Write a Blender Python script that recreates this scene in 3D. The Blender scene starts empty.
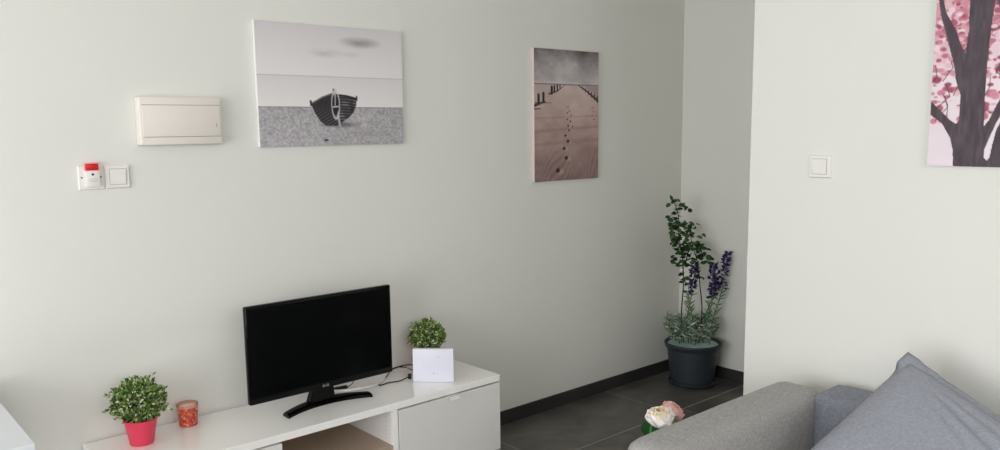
import bpy, bmesh, math, random
import numpy as np
from mathutils import Vector, Matrix, noise as mnoise

random.seed(7)
np.random.seed(7)
PI = math.pi
SC = bpy.context.scene
COL = SC.collection


# ------------------------------------------------------------------ helpers
def lin(c):
    return tuple(((v / 255) / 12.92 if v / 255 <= 0.04045 else ((v / 255 + 0.055) / 1.055) ** 2.4) for v in c)


def mat(name, rgb, rough=0.5, metal=0.0, spec=0.5, coat=0.0, bump=0.0, bscale=200.0, mottle=0.0, mscale=6.0,
        sheen=0.0, trans=0.0, emit=None):
    m = bpy.data.materials.new(name)
    m.use_nodes = True
    nt = m.node_tree
    b = nt.nodes['Principled BSDF']
    c = lin(rgb)
    b.inputs['Base Color'].default_value = (*c, 1)
    b.inputs['Roughness'].default_value = rough
    b.inputs['Metallic'].default_value = metal
    b.inputs['Specular IOR Level'].default_value = spec
    b.inputs['Coat Weight'].default_value = coat
    b.inputs['Coat Roughness'].default_value = 0.05
    b.inputs['Sheen Weight'].default_value = sheen
    b.inputs['Transmission Weight'].default_value = trans
    tc = nt.nodes.new('ShaderNodeTexCoord')
    if mottle > 0:
        n = nt.nodes.new('ShaderNodeTexNoise')
        n.inputs['Scale'].default_value = mscale
        n.inputs['Detail'].default_value = 5
        nt.links.new(tc.outputs['Object'], n.inputs['Vector'])
        r = nt.nodes.new('ShaderNodeValToRGB')
        r.color_ramp.elements[0].position = 0.3
        r.color_ramp.elements[1].position = 0.7
        r.color_ramp.elements[0].color = (*[v * (1 - mottle) for v in c], 1)
        r.color_ramp.elements[1].color = (*[min(1, v * (1 + mottle)) for v in c], 1)
        nt.links.new(n.outputs['Fac'], r.inputs['Fac'])
        nt.links.new(r.outputs['Color'], b.inputs['Base Color'])
    if bump > 0:
        n = nt.nodes.new('ShaderNodeTexNoise')
        n.inputs['Scale'].default_value = bscale
        n.inputs['Detail'].default_value = 3
        nt.links.new(tc.outputs['Object'], n.inputs['Vector'])
        bp = nt.nodes.new('ShaderNodeBump')
        bp.inputs['Strength'].default_value = bump
        bp.inputs['Distance'].default_value = 0.002
        nt.links.new(n.outputs['Fac'], bp.inputs['Height'])
        nt.links.new(bp.outputs['Normal'], b.inputs['Normal'])
    return m


def island_mat(name, stops, rough=0.5, spec=0.3):
    """colour chosen leaf by leaf"""
    m = bpy.data.materials.new(name)
    m.use_nodes = True
    nt = m.node_tree
    b = nt.nodes['Principled BSDF']
    g = nt.nodes.new('ShaderNodeNewGeometry')
    r = nt.nodes.new('ShaderNodeValToRGB')
    r.color_ramp.interpolation = 'CONSTANT'
    e = r.color_ramp.elements
    while len(e) < len(stops):
        e.new(0.5)
    for i, (p, c) in enumerate(stops):
        e[i].position = p
        e[i].color = (*lin(c), 1)
    nt.links.new(g.outputs['Random Per Island'], r.inputs['Fac'])
    nt.links.new(r.outputs['Color'], b.inputs['Base Color'])
    b.inputs['Roughness'].default_value = rough
    b.inputs['Specular IOR Level'].default_value = spec
    return m


def print_mat(name):
    m = bpy.data.materials.new(name)
    m.use_nodes = True
    nt = m.node_tree
    b = nt.nodes['Principled BSDF']
    a = nt.nodes.new('ShaderNodeAttribute')
    a.attribute_name = 'print'
    nt.links.new(a.outputs['Color'], b.inputs['Base Color'])
    b.inputs['Roughness'].default_value = 0.7
    b.inputs['Specular IOR Level'].default_value = 0.25
    return m


def fabric_mat(name, c1, c2, scale=420.0, bump=0.35):
    m = bpy.data.materials.new(name)
    m.use_nodes = True
    nt = m.node_tree
    b = nt.nodes['Principled BSDF']
    b.inputs['Roughness'].default_value = 0.95
    b.inputs['Specular IOR Level'].default_value = 0.15
    b.inputs['Sheen Weight'].default_value = 0.12
    tc = nt.nodes.new('ShaderNodeTexCoord')
    acc = []
    for sx, sy, sz in ((1, 0.12, 0.12), (0.12, 1, 0.12), (0.12, 0.12, 1)):
        mp = nt.nodes.new('ShaderNodeMapping')
        mp.inputs['Scale'].default_value = (sx, sy, sz)
        n = nt.nodes.new('ShaderNodeTexNoise')
        n.inputs['Scale'].default_value = scale
        n.inputs['Detail'].default_value = 2
        nt.links.new(tc.outputs['Object'], mp.inputs['Vector'])
        nt.links.new(mp.outputs['Vector'], n.inputs['Vector'])
        acc.append(n.outputs['Fac'])
    add = nt.nodes.new('ShaderNodeMath')
    add.operation = 'ADD'
    nt.links.new(acc[0], add.inputs[0])
    nt.links.new(acc[1], add.inputs[1])
    add2 = nt.nodes.new('ShaderNodeMath')
    add2.operation = 'ADD'
    nt.links.new(add.outputs[0], add2.inputs[0])
    nt.links.new(acc[2], add2.inputs[1])
    dv = nt.nodes.new('ShaderNodeMath')
    dv.operation = 'DIVIDE'
    dv.inputs[1].default_value = 3
    nt.links.new(add2.outputs[0], dv.inputs[0])
    r = nt.nodes.new('ShaderNodeValToRGB')
    r.color_ramp.elements[0].position = 0.38
    r.color_ramp.elements[1].position = 0.62
    r.color_ramp.elements[0].color = (*lin(c1), 1)
    r.color_ramp.elements[1].color = (*lin(c2), 1)
    nt.links.new(dv.outputs[0], r.inputs['Fac'])
    nt.links.new(r.outputs['Color'], b.inputs['Base Color'])
    bp = nt.nodes.new('ShaderNodeBump')
    bp.inputs['Strength'].default_value = bump
    bp.inputs['Distance'].default_value = 0.0015
    nt.links.new(dv.outputs[0], bp.inputs['Height'])
    nt.links.new(bp.outputs['Normal'], b.inputs['Normal'])
    return m


def obj(name, bm, m, parent=None, smooth=False, recalc=True):
    if recalc:
        bmesh.ops.recalc_face_normals(bm, faces=bm.faces)
    me = bpy.data.meshes.new(name)
    bm.to_mesh(me)
    bm.free()
    for x in (m if isinstance(m, (list, tuple)) else [m]):
        me.materials.append(x)
    if smooth:
        me.polygons.foreach_set('use_smooth', [True] * len(me.polygons))
        if smooth == 'auto':
            me.set_sharp_from_angle(angle=math.radians(40))
    o = bpy.data.objects.new(name, me)
    COL.objects.link(o)
    if parent:
        o.parent = parent
    return o


def thing(name, label, cat, loc, rotz=0.0, group=None):
    o = bpy.data.objects.new(name, None)
    COL.objects.link(o)
    o.empty_display_size = 0.05
    o.location = loc
    o.rotation_euler = (0, 0, rotz)
    o['label'] = label
    o['category'] = cat
    if group:
        o['group'] = group
    return o


def tag(o, label, cat, group=None):
    o['label'] = label
    o['category'] = cat
    if group:
        o['group'] = group
    return o


def struct(name, bm, m):
    o = obj(name, bm, m)
    o['kind'] = 'structure'
    return o


def box(bm, x0, x1, y0, y1, z0, z1, bev=0.0, seg=2, mi=0):
    r = bmesh.ops.create_cube(bm, size=1)
    for v in r['verts']:
        v.co = Vector((x0 + (v.co.x + .5) * (x1 - x0), y0 + (v.co.y + .5) * (y1 - y0), z0 + (v.co.z + .5) * (z1 - z0)))
    fs = set(f for v in r['verts'] for f in v.link_faces)
    for f in fs:
        f.material_index = mi
    if bev:
        es = list(set(e for v in r['verts'] for e in v.link_edges))
        bmesh.ops.bevel(bm, geom=es, offset=bev, segments=seg, profile=0.5, affect='EDGES')
    return r


def boxbm(*a, **k):
    bm = bmesh.new()
    box(bm, *a, **k)
    return bm


def lathe(bm, prof, n=40, cx=0.0, cy=0.0, cap0=True, cap1=True, mi=0):
    rings = []
    for r, z in prof:
        rings.append([bm.verts.new((cx + r * math.cos(2 * PI * k / n), cy + r * math.sin(2 * PI * k / n), z)) for k in range(n)])
    for a, b in zip(rings, rings[1:]):
        for k in range(n):
            f = bm.faces.new((a[k], a[(k + 1) % n], b[(k + 1) % n], b[k]))
            f.material_index = mi
    if cap0:
        bm.faces.new(rings[0][::-1]).material_index = mi
    if cap1:
        bm.faces.new(rings[-1]).material_index = mi


def catmull(pts, n=8):
    P = [Vector(p) for p in pts]
    P = [P[0] * 2 - P[1]] + P + [P[-1] * 2 - P[-2]]
    out = []
    for i in range(1, len(P) - 2):
        for k in range(n):
            t = k / n
            a, b, c, d = P[i - 1], P[i], P[i + 1], P[i + 2]
            out.append(0.5 * ((2 * b) + (c - a) * t + (2 * a - 5 * b + 4 * c - d) * t * t + (3 * b - a - 3 * c + d) * t ** 3))
    out.append(P[-2])
    return out


def tube(bm, pts, r0, r1=None, n=8, sub=6, mi=0):
    if sub > 1 and len(pts) > 2:
        pts = catmull(pts, sub)
    else:
        pts = [Vector(p) for p in pts]
    r1 = r0 if r1 is None else r1
    rings = []
    up = Vector((0.13, 0.29, 0.95)).normalized()
    for i, p in enumerate(pts):
        d = (pts[min(i + 1, len(pts) - 1)] - pts[max(i - 1, 0)]).normalized()
        s = d.cross(up)
        if s.length < 1e-3:
            s = d.cross(Vector((1, 0, 0)))
        s.normalize()
        up = s.cross(d).normalized()
        r = r0 + (r1 - r0) * i / (len(pts) - 1)
        rings.append([bm.verts.new(p + s * r * math.cos(2 * PI * k / n) + up * r * math.sin(2 * PI * k / n)) for k in range(n)])
    for a, b in zip(rings, rings[1:]):
        for k in range(n):
            bm.faces.new((a[k], a[(k + 1) % n], b[(k + 1) % n], b[k])).material_index = mi
    bm.faces.new(rings[0][::-1]).material_index = mi
    bm.faces.new(rings[-1]).material_index = mi


def leaf(bm, p, d, nrm, L, W, bend=0.15, fold=0.2, rows=3):
    """a creased, curved leaf blade"""
    p = Vector(p)
    d = Vector(d).normalized()
    s = d.cross(Vector(nrm))
    if s.length < 1e-4:
        s = d.cross(Vector((1, 0.2, 0)))
    s.normalize()
    u = s.cross(d).normalized()
    prev = None
    for i in range(rows + 1):
        t = i / rows
        w = W * 0.5 * (math.sin(PI * min(1, t * 0.92 + 0.06)) ** 0.8)
        c = p + d * L * t - u * bend * L * t * t
        a, m, b = c + s * w + u * fold * w, c, c - s * w + u * fold * w
        row = [bm.verts.new(a), bm.verts.new(m), bm.verts.new(b)]
        if prev:
            bm.faces.new((prev[0], prev[1], row[1], row[0]))
            bm.faces.new((prev[1], prev[2], row[2], row[1]))
        prev = row


def rnd_dir():
    while True:
        v = Vector((random.uniform(-1, 1), random.uniform(-1, 1), random.uniform(-1, 1)))
        if 0.1 < v.length < 1:
            return v.normalized()


def text_bm(body, size, depth):
    cu = bpy.data.curves.new('lettering', 'FONT')
    cu.body = body
    cu.size = size
    cu.extrude = depth
    cu.align_x = 'CENTER'
    cu.align_y = 'CENTER'
    t = bpy.data.objects.new('lettering', cu)
    COL.objects.link(t)
    bpy.context.view_layer.update()
    me = bpy.data.meshes.new_from_object(t.evaluated_get(bpy.context.evaluated_depsgraph_get()))
    bpy.data.objects.remove(t)
    bpy.data.curves.remove(cu)
    bm = bmesh.new()
    bm.from_mesh(me)
    bpy.data.meshes.remove(me)
    return bm


# ------------------------------------------------------------------ materials
M = {}
M['wall'] = mat('painted_wall', (225, 224, 218), rough=0.75, spec=0.25, bump=0.06, bscale=260, mottle=0.012, mscale=1.3)
M['ceil'] = mat('ceiling_paint', (238, 237, 232), rough=0.9, spec=0.1)
M['white_gloss'] = mat('white_lacquer', (250, 248, 245), rough=0.14, spec=0.5, coat=0.5)
M['white_door'] = mat('white_door_lacquer', (226, 223, 220), rough=0.25, spec=0.4)
M['white_inner'] = mat('white_melamine', (228, 225, 221), rough=0.5, spec=0.3)
M['shelf'] = mat('beige_shelf_board', (176, 156, 138), rough=0.5, spec=0.3, mottle=0.05, mscale=9)
M['dark'] = mat('dark_gap', (22, 20, 19), rough=0.8, spec=0.1)
M['tv_gloss'] = mat('black_gloss_plastic', (4, 4, 5), rough=0.1, spec=0.18)
M['tv_screen'] = mat('black_screen', (7, 8, 9), rough=0.16, spec=0.14)
M['tv_back'] = mat('black_plastic', (14, 14, 15), rough=0.5, spec=0.3)
M['silver'] = mat('silver_lettering', (190, 190, 192), rough=0.35, metal=0.4)
M['pink_pot'] = mat('pink_plastic', (224, 66, 94), rough=0.42, spec=0.35)
M['soil'] = mat('dark_soil', (38, 30, 24), rough=1, spec=0.05, bump=0.6, bscale=160)
M['stem'] = mat('brown_green_stem', (70, 66, 42), rough=0.7, spec=0.2)
M['box_leaf'] = island_mat('boxwood_leaves', [(0.0, (52, 80, 32)), (0.2, (84, 114, 48)), (0.42, (116, 146, 66)), (0.66, (156, 176, 100)),
                                              (0.84, (204, 212, 172)), (0.93, (230, 232, 208))])
M['plastic_white'] = mat('white_plastic', (232, 229, 224), rough=0.35, spec=0.4)
M['plastic_cream'] = mat('off_white_plastic', (228, 221, 213), rough=0.4, spec=0.35)
M['seam'] = mat('grey_seam', (150, 147, 140), rough=0.7, spec=0.1)
M['red'] = mat('red_plastic', (205, 14, 24), rough=0.3, spec=0.4)
M['pinkish'] = mat('red_edge_plastic', (240, 176, 172), rough=0.4, spec=0.3)
M['screw'] = mat('dark_screw', (60, 58, 58), rough=0.4, metal=0.5)
M['router'] = mat('white_router_plastic', (222, 222, 234), rough=0.3, spec=0.4)
M['mark'] = mat('pale_grey_mark', (176, 176, 186), rough=0.5)
M['cable_black'] = mat('black_cable_rubber', (14, 13, 13), rough=0.5, spec=0.3)
M['cable_white'] = mat('white_cable_rubber', (234, 232, 224), rough=0.4, spec=0.4)
M['base'] = mat('charcoal_baseboard_tile', (54, 53, 53), rough=0.38, spec=0.4, mottle=0.18, mscale=7)
M['canvas_edge'] = mat('canvas_edge_white', (234, 231, 230), rough=0.8, spec=0.15)
M['canvas_edge_rose'] = mat('canvas_edge_rose', (216, 200, 194), rough=0.8, spec=0.15)
M['print'] = print_mat('canvas_print_ink')
M['sofa'] = fabric_mat('grey_sofa_weave', (140, 138, 137), (172, 169, 166), scale=700, bump=0.25)
M['sofa_blue'] = fabric_mat('blue_grey_cushion_weave', (112, 115, 125), (142, 145, 155), scale=700, bump=0.25)
M['pillow'] = fabric_mat('pale_grey_pillow_weave', (126, 129, 138), (155, 157, 165), scale=760, bump=0.25)
M['leg'] = mat('dark_leg_wood', (52, 40, 32), rough=0.5)
M['tub'] = mat('slate_blue_plastic_pot', (46, 51, 58), rough=0.5, spec=0.35)
M['foam'] = mat('pale_teal_foam', (186, 216, 210), rough=0.85, spec=0.15, bump=0.4, bscale=120, mottle=0.12, mscale=30)
M['branch'] = mat('dark_brown_branch', (62, 48, 38), rough=0.8, spec=0.2)
M['dark_leaf'] = island_mat('dark_green_leaves', [(0.0, (28, 56, 28)), (0.4, (44, 78, 38)), (0.75, (68, 104, 52))], rough=0.5)
M['lav_stem'] = mat('green_flower_stem', (96, 128, 104), rough=0.6, spec=0.2)
M['lav_leaf'] = island_mat('pale_green_leaves', [(0.0, (78, 112, 66)), (0.5, (104, 136, 82)), (0.8, (134, 160, 104))])
M['lav'] = island_mat('purple_petals', [(0.0, (44, 30, 74)), (0.4, (64, 44, 100)), (0.8, (90, 68, 130))], rough=0.8)
M['sage'] = island_mat('grey_green_sprigs', [(0.0, (84, 108, 86)), (0.3, (124, 146, 122)), (0.55, (170, 184, 164)), (0.78, (128, 110, 118)), (0.85, (206, 214, 200))], rough=0.7)
M['petal_w'] = island_mat('cream_outer_petals', [(0.0, (254, 250, 248)), (0.4, (255, 252, 246)), (0.75, (250, 244, 238))], rough=0.6)
M['petal_c'] = island_mat('cream_inner_petals', [(0.0, (252, 236, 206)), (0.4, (250, 228, 192)), (0.7, (252, 242, 222))], rough=0.6)
M['petal_p'] = island_mat('pink_petals', [(0.0, (255, 208, 204)), (0.35, (255, 218, 212)), (0.7, (252, 194, 196))], rough=0.6)
M['peony_leaf'] = island_mat('peony_leaves', [(0.0, (26, 74, 22)), (0.5, (40, 96, 34)), (0.75, (96, 158, 92))])
M['vase'] = mat('white_ceramic', (225, 224, 220), rough=0.2)
M['table'] = mat('white_table_lacquer', (216, 220, 224), rough=0.3, spec=0.4)
M['window_frame'] = mat('white_window_frame', (238, 238, 236), rough=0.4)

# red mosaic glass
gm = mat('red_mosaic_glass', (190, 40, 24), rough=0.18, spec=0.6, coat=0.5)
nt = gm.node_tree
b = nt.nodes['Principled BSDF']
tc = nt.nodes.new('ShaderNodeTexCoord')
vo = nt.nodes.new('ShaderNodeTexVoronoi')
vo.inputs['Scale'].default_value = 130
rp = nt.nodes.new('ShaderNodeValToRGB')
rp.color_ramp.interpolation = 'CONSTANT'
for i, (p, c) in enumerate([(0.0, (186, 46, 34)), (0.32, (204, 70, 42)), (0.55, (168, 34, 30)), (0.76, (214, 104, 60)), (0.92, (226, 158, 100))]):
    if i > 1:
        rp.color_ramp.elements.new(p)
    rp.color_ramp.elements[i].position = p
    rp.color_ramp.elements[i].color = (*lin(c), 1)
sx = nt.nodes.new('ShaderNodeSeparateColor')
nt.links.new(tc.outputs['Object'], vo.inputs['Vector'])
nt.links.new(vo.outputs['Color'], sx.inputs['Color'])
nt.links.new(sx.outputs['Red'], rp.inputs['Fac'])
nt.links.new(rp.outputs['Color'], b.inputs['Base Color'])
M['mosaic'] = gm
M['glass_rim'] = mat('red_tinted_glass', (252, 196, 186), rough=0.04, spec=0.5, trans=0.85)
M['candle_wax'] = mat('pale_candle_wax', (240, 214, 196), rough=0.6)

# floor tile and grout
ft = mat('charcoal_floor_tile', (54, 53, 52), rough=0.32, spec=0.4)
nt = ft.node_tree
b = nt.nodes['Principled BSDF']
tc = nt.nodes.new('ShaderNodeTexCoord')
n1 = nt.nodes.new('ShaderNodeTexNoise')
n1.inputs['Scale'].default_value = 3.2
n1.inputs['Detail'].default_value = 9
n1.inputs['Roughness'].default_value = 0.68
n1.inputs['Distortion'].default_value = 0.6
rp = nt.nodes.new('ShaderNodeValToRGB')
rp.color_ramp.elements[0].position = 0.34
rp.color_ramp.elements[1].position = 0.72
rp.color_ramp.elements[0].color = (*lin((60, 60, 60)), 1)
rp.color_ramp.elements[1].color = (*lin((118, 113, 103)), 1)
nt.links.new(tc.outputs['Object'], n1.inputs['Vector'])
nt.links.new(n1.outputs['Fac'], rp.inputs['Fac'])
nt.links.new(rp.outputs['Color'], b.inputs['Base Color'])
mr = nt.nodes.new('ShaderNodeMapRange')
mr.inputs['To Min'].default_value = 0.26
mr.inputs['To Max'].default_value = 0.5
nt.links.new(n1.outputs['Fac'], mr.inputs['Value'])
nt.links.new(mr.outputs['Result'], b.inputs['Roughness'])
M['tile'] = ft
M['grout'] = mat('grey_grout', (190, 188, 180), rough=0.9, spec=0.1)

# ------------------------------------------------------------------ the room
XL, XC, XB = -3.0, 2.871, 4.222      # left wall, wall behind the sofa, end wall of the niche
YA, YC, YK = 3.1, 1.78, -2.3         # television wall, corner of the sofa wall, wall behind the camera
ZC = 2.72
W = 0.12

bm = bmesh.new()                     # tiles with grout joints between them
box(bm, XL - W, XB + W, YK - W, YA + W, -0.08, -0.0008, mi=1)
TW, TH, G = 0.967, 0.60, 0.0048
row = 0
y1 = 2.60 + TH
while y1 > YK - W:
    y0 = y1 - TH
    off = {0: 2.545, 1: 3.59}.get(row, 2.545 + (row % 3) * 0.33)
    x0 = off - TW * 7
    while x0 < XB + W:
        a, b_, c, d = max(x0 + G / 2, XL - W), min(x0 + TW - G / 2, XB + W), max(y0 + G / 2, YK - W), min(y1 - G / 2, YA + W)
        if b_ - a > 0.01 and d - c > 0.01:
            box(bm, a, b_, c, d, -0.02, 0.0)
        x0 += TW
    y1 = y0
    row += 1
struct('floor', bm, [M['tile'], M['grout']])
struct('ceiling', boxbm(XL - W, XB + W, YK - W, YA + W, ZC, ZC + 0.1), M['ceil'])
struct('wall_front', boxbm(XL - W, XB + W, YA, YA + W, 0, ZC), M['wall'])
struct('wall_niche', boxbm(XB, XB + W, YC - W, YA, 0, ZC), M['wall'])
struct('wall_right', boxbm(XC, XC + W, YK, YC, 0, ZC), M['wall'])
struct('wall_niche_side', boxbm(XC + W, XB, YC - W, YC, 0, ZC), M['wall'])


def wall_with_hole(name, axis, pos, a0, a1, h0, h1, z0, z1):
    bm = bmesh.new()
    segs = [(a0, h0, 0, ZC), (h1, a1, 0, ZC), (h0, h1, z1, ZC)]
    if z0 > 0:
        segs.append((h0, h1, 0, z0))
    for s0, s1, q0, q1 in segs:
        if axis == 'x':
            box(bm, pos - W, pos, s0, s1, q0, q1)
        else:
            box(bm, s0, s1, pos - W, pos, q0, q1)
    return struct(name, bm, M['wall'])


WIN1 = (-1.3, 2.5, 0.15, 2.4)       # in the left wall: y range, z range
FILL_WIN = (-1.9, 1.6, 1.55, 2.55)        # added unseen opening behind the camera, set high for fill light: x range, z range
wall_with_hole('wall_left', 'x', XL, YK, YA, WIN1[0], WIN1[1], WIN1[2], WIN1[3])
wall_with_hole('wall_back', 'y', YK, XL - W, XC + W, FILL_WIN[0], FILL_WIN[1], FILL_WIN[2], FILL_WIN[3])
for nm, ax, pos, (h0, h1, z0, z1) in (('window_1', 'x', XL, WIN1), ('added_fill_window', 'y', YK, FILL_WIN)):  # the second frame belongs to the added fill opening
    bm = bmesh.new()
    t = 0.06
    mid = (h0 + h1) / 2
    bars = [(h0, h0 + t, z0, z1), (h1 - t, h1, z0, z1), (h0 + t, h1 - t, z0, z0 + t), (h0 + t, h1 - t, z1 - t, z1), (mid - t / 2, mid + t / 2, z0 + t, z1 - t)]
    for s0, s1, q0, q1 in bars:
        if ax == 'x':
            box(bm, pos - W + 0.01, pos - W + 0.06, s0, s1, q0, q1)
        else:
            box(bm, s0, s1, pos - W + 0.01, pos - W + 0.06, q0, q1)
    struct(nm, bm, M['window_frame'])

BH = 0.073
struct('baseboard_front', boxbm(XL, XB - 0.01, YA - 0.01, YA, 0, BH, bev=0.0015), M['base'])
struct('baseboard_niche', boxbm(XB - 0.01, XB, YC, YA, 0, BH, bev=0.0015), M['base'])
struct('baseboard_right', boxbm(XC - 0.01, XC, YK, YC, 0, BH, bev=0.0015), M['base'])


# ------------------------------------------------------------------ canvas prints
def grid_noise(h, w, cy, cx, seed):
    rs = np.random.RandomState(seed)
    g = rs.rand(cy + 2, cx + 2)
    yy = np.linspace(0, cy, h)
    xx = np.linspace(0, cx, w)
    yi, xi = yy.astype(int), xx.astype(int)
    fy, fx = (yy - yi)[:, None], (xx - xi)[None, :]
    fy, fx = fy * fy * (3 - 2 * fy), fx * fx * (3 - 2 * fx)
    a = g[yi][:, xi]
    b_ = g[yi][:, xi + 1]
    c = g[yi + 1][:, xi]
    d = g[yi + 1][:, xi + 1]
    return (a * (1 - fx) + b_ * fx) * (1 - fy) + (c * (1 - fx) + d * fx) * fy


def fbm(h, w, c, seed, oct=4):
    out = np.zeros((h, w))
    a, s = 1.0, 0
    for k in range(oct):
        out += a * grid_noise(h, w, max(1, int(c[0] * 2 ** k)), max(1, int(c[1] * 2 ** k)), seed + k)
        s += a
        a *= 0.55
    return out / s


class Art:
    """a small painter: u to the right, v downward, both 0..1"""

    def __init__(self, w, h):
        self.w, self.h = w, h
        self.u = (np.arange(w) / (w - 1))[None, :] * np.ones((h, 1))
        self.v = (np.arange(h) / (h - 1))[:, None] * np.ones((1, w))
        self.c = np.ones((h, w, 3))

    def put(self, mask, rgb, a=1.0):
        m = (np.clip(mask, 0, 1) * a)[..., None]
        self.c = self.c * (1 - m) + np.array(rgb, float) * m

    def poly(self, pts):
        m = np.zeros((self.h, self.w), bool)
        n = len(pts)
        for i in range(n):
            (x0, y0), (x1, y1) = pts[i], pts[(i + 1) % n]
            if y0 == y1:
                continue
            cond = ((self.v >= min(y0, y1)) & (self.v < max(y0, y1)))
            xs = x0 + (self.v - y0) * (x1 - x0) / (y1 - y0)
            m ^= cond & (self.u > xs)
        return m.astype(float)

    def line(self, pts, t0, t1=None, asp=1.0):
        """polyline of half width t0..t1 (in v units); asp = width / height"""
        t1 = t0 if t1 is None else t1
        m = np.zeros((self.h, self.w))
        n = len(pts) - 1
        for i in range(n):
            (x0, y0), (x1, y1) = pts[i], pts[i + 1]
            dx, dy = (x1 - x0) * asp, y1 - y0
            px, py = (self.u - x0) * asp, self.v - y0
            t = np.clip((px * dx + py * dy) / (dx * dx + dy * dy + 1e-12), 0, 1)
            d = np.hypot(px - t * dx, py - t * dy)
            th = t0 + (t1 - t0) * (i + t) / n
            m = np.maximum(m, np.clip((th - d) * self.h + 0.5, 0, 1))
        return m

    def ell(self, u, v, ru, rv, soft=0.3):
        d = np.hypot((self.u - u) / ru, (self.v - v) / rv)
        return np.clip((1 - d) / soft, 0, 1)


def art_boat():
    A = Art(300, 214)
    h, w = A.h, A.w
    asp = 0.69 / 0.49
    # sky
    for k, (v0, v1, c0, c1) in enumerate([(0, .42, (208, 203, 205), (230, 225, 224)), (.42, .68, (214, 210, 210), (230, 226, 225))]):
        t = np.clip((A.v - v0) / (v1 - v0), 0, 1) ** (0.8 if k == 0 else 0.7)
        col = np.array(c0)[None, None] * (1 - t[..., None]) + np.array(c1)[None, None] * t[..., None]
        m = ((A.v >= v0) & (A.v < v1))[..., None]
        A.c = np.where(m, col, A.c)
    n = fbm(h, w, (5, 3), 11)
    A.put(A.ell(.69, .125, .17, .055, .9) * np.clip(n * 2.2 - .35, 0, 1), (150, 148, 148), 1)
    A.put(A.ell(.44, .225, .13, .045, .9) * np.clip(n * 2.2 - .35, 0, 1), (152, 150, 150), 1)
    A.put(A.ell(.62, .23, .10, .03, .9), (196, 192, 192), .5)
    A.put(np.clip(1 - abs(A.v - .422) * h / 1.1, 0, 1), (172, 168, 168), .8)
    # beach
    g = fbm(h, w, (75, 80), 21, 2)
    g2 = fbm(h, w, (9, 7), 31, 3)
    t = np.clip((A.v - .675) / .325, 0, 1)
    base = 158 + 8 * t
    val = base + 10 + (g - .5) * 58 + (g2 - .5) * 22
    sand = np.stack([val, val - 4, val - 1], -1)
    A.c = np.where((A.v >= .675)[..., None], sand, A.c)
    A.put(np.clip(1 - abs(A.v - .677) * h / 1.0, 0, 1), (128, 124, 126), .7)
    # shade on the sand is part of the printed picture
    hull_shift = -.037
    A.put(A.ell(.53, .825, .17, .032, .8), (92, 88, 90), .75)
    A.put(A.ell(.43, .955, .02, .012, .5), (50, 48, 48), .9)
    U0 = A.u.copy()
    A.u = A.u - hull_shift        # the boat sits left of the middle
    # hull
    hull = [(.372, .652), (.40, .635), (.45, .597), (.50, .572), (.535, .556), (.555, .570), (.61, .578), (.66, .592), (.692, .60),
            (.686, .66), (.665, .72), (.63, .765), (.585, .80), (.565, .83), (.535, .835), (.47, .835), (.435, .80), (.40, .735), (.385, .69)]
    hm = A.poly(hull)
    A.put(hm, (52, 49, 51))
    # planks
    right = hm * (A.u > .55)
    left = hm * (A.u <= .55)
    pr = np.sin((A.v + (A.u - .55) * .12 + (A.u - .55) ** 2 * -1.6) * 260)
    A.put(right * np.clip(pr * .8 + .25, 0, 1) * np.clip(fbm(h, w, (20, 26), 5, 2) * 1.6 - .2, 0, 1), (166, 160, 164), .85)
    pl = np.sin((A.v * 1.0 + (.55 - A.u) * -.75) * 230)
    A.put(left * np.clip(pl * .9 - .2, 0, 1) * np.clip((A.v - .62) * 7, .12, 1), (150, 146, 148), .6)
    A.put(A.line([(.372, .65), (.45, .594), (.53, .556)], .006, asp=asp), (110, 106, 106))
    A.put(A.line([(.556, .572), (.62, .580), (.692, .602)], .007, asp=asp), (40, 38, 40))
    A.put(A.line([(.372, .63), (.374, .66)], .010, asp=asp), (60, 57, 58))
    A.put(A.line([(.69, .585), (.69, .612)], .008, asp=asp), (70, 66, 68))
    # stem post and looped rope
    A.put(A.line([(.532, .535), (.541, .62), (.555, .74), (.565, .835)], .011, .010, asp), (176, 172, 172))
    A.put(A.ell(.530, .535, .010, .020, .4), (104, 100, 100))
    d = np.hypot((A.u - .540) / .027, (A.v - .655) / .115)
    A.put(np.clip(1 - abs(d - 1) / .22, 0, 1), (206, 202, 202))
    A.put(np.clip((.8 - d) / .15, 0, 1), (38, 36, 38))
    A.put(A.line([(.522, .675), (.558, .67)], .006, asp=asp), (200, 196, 196))
    A.put(A.line([(.54, .56), (.536, .66)], .006, asp=asp), (170, 166, 166))
    A.u = U0
    return A.c


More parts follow.
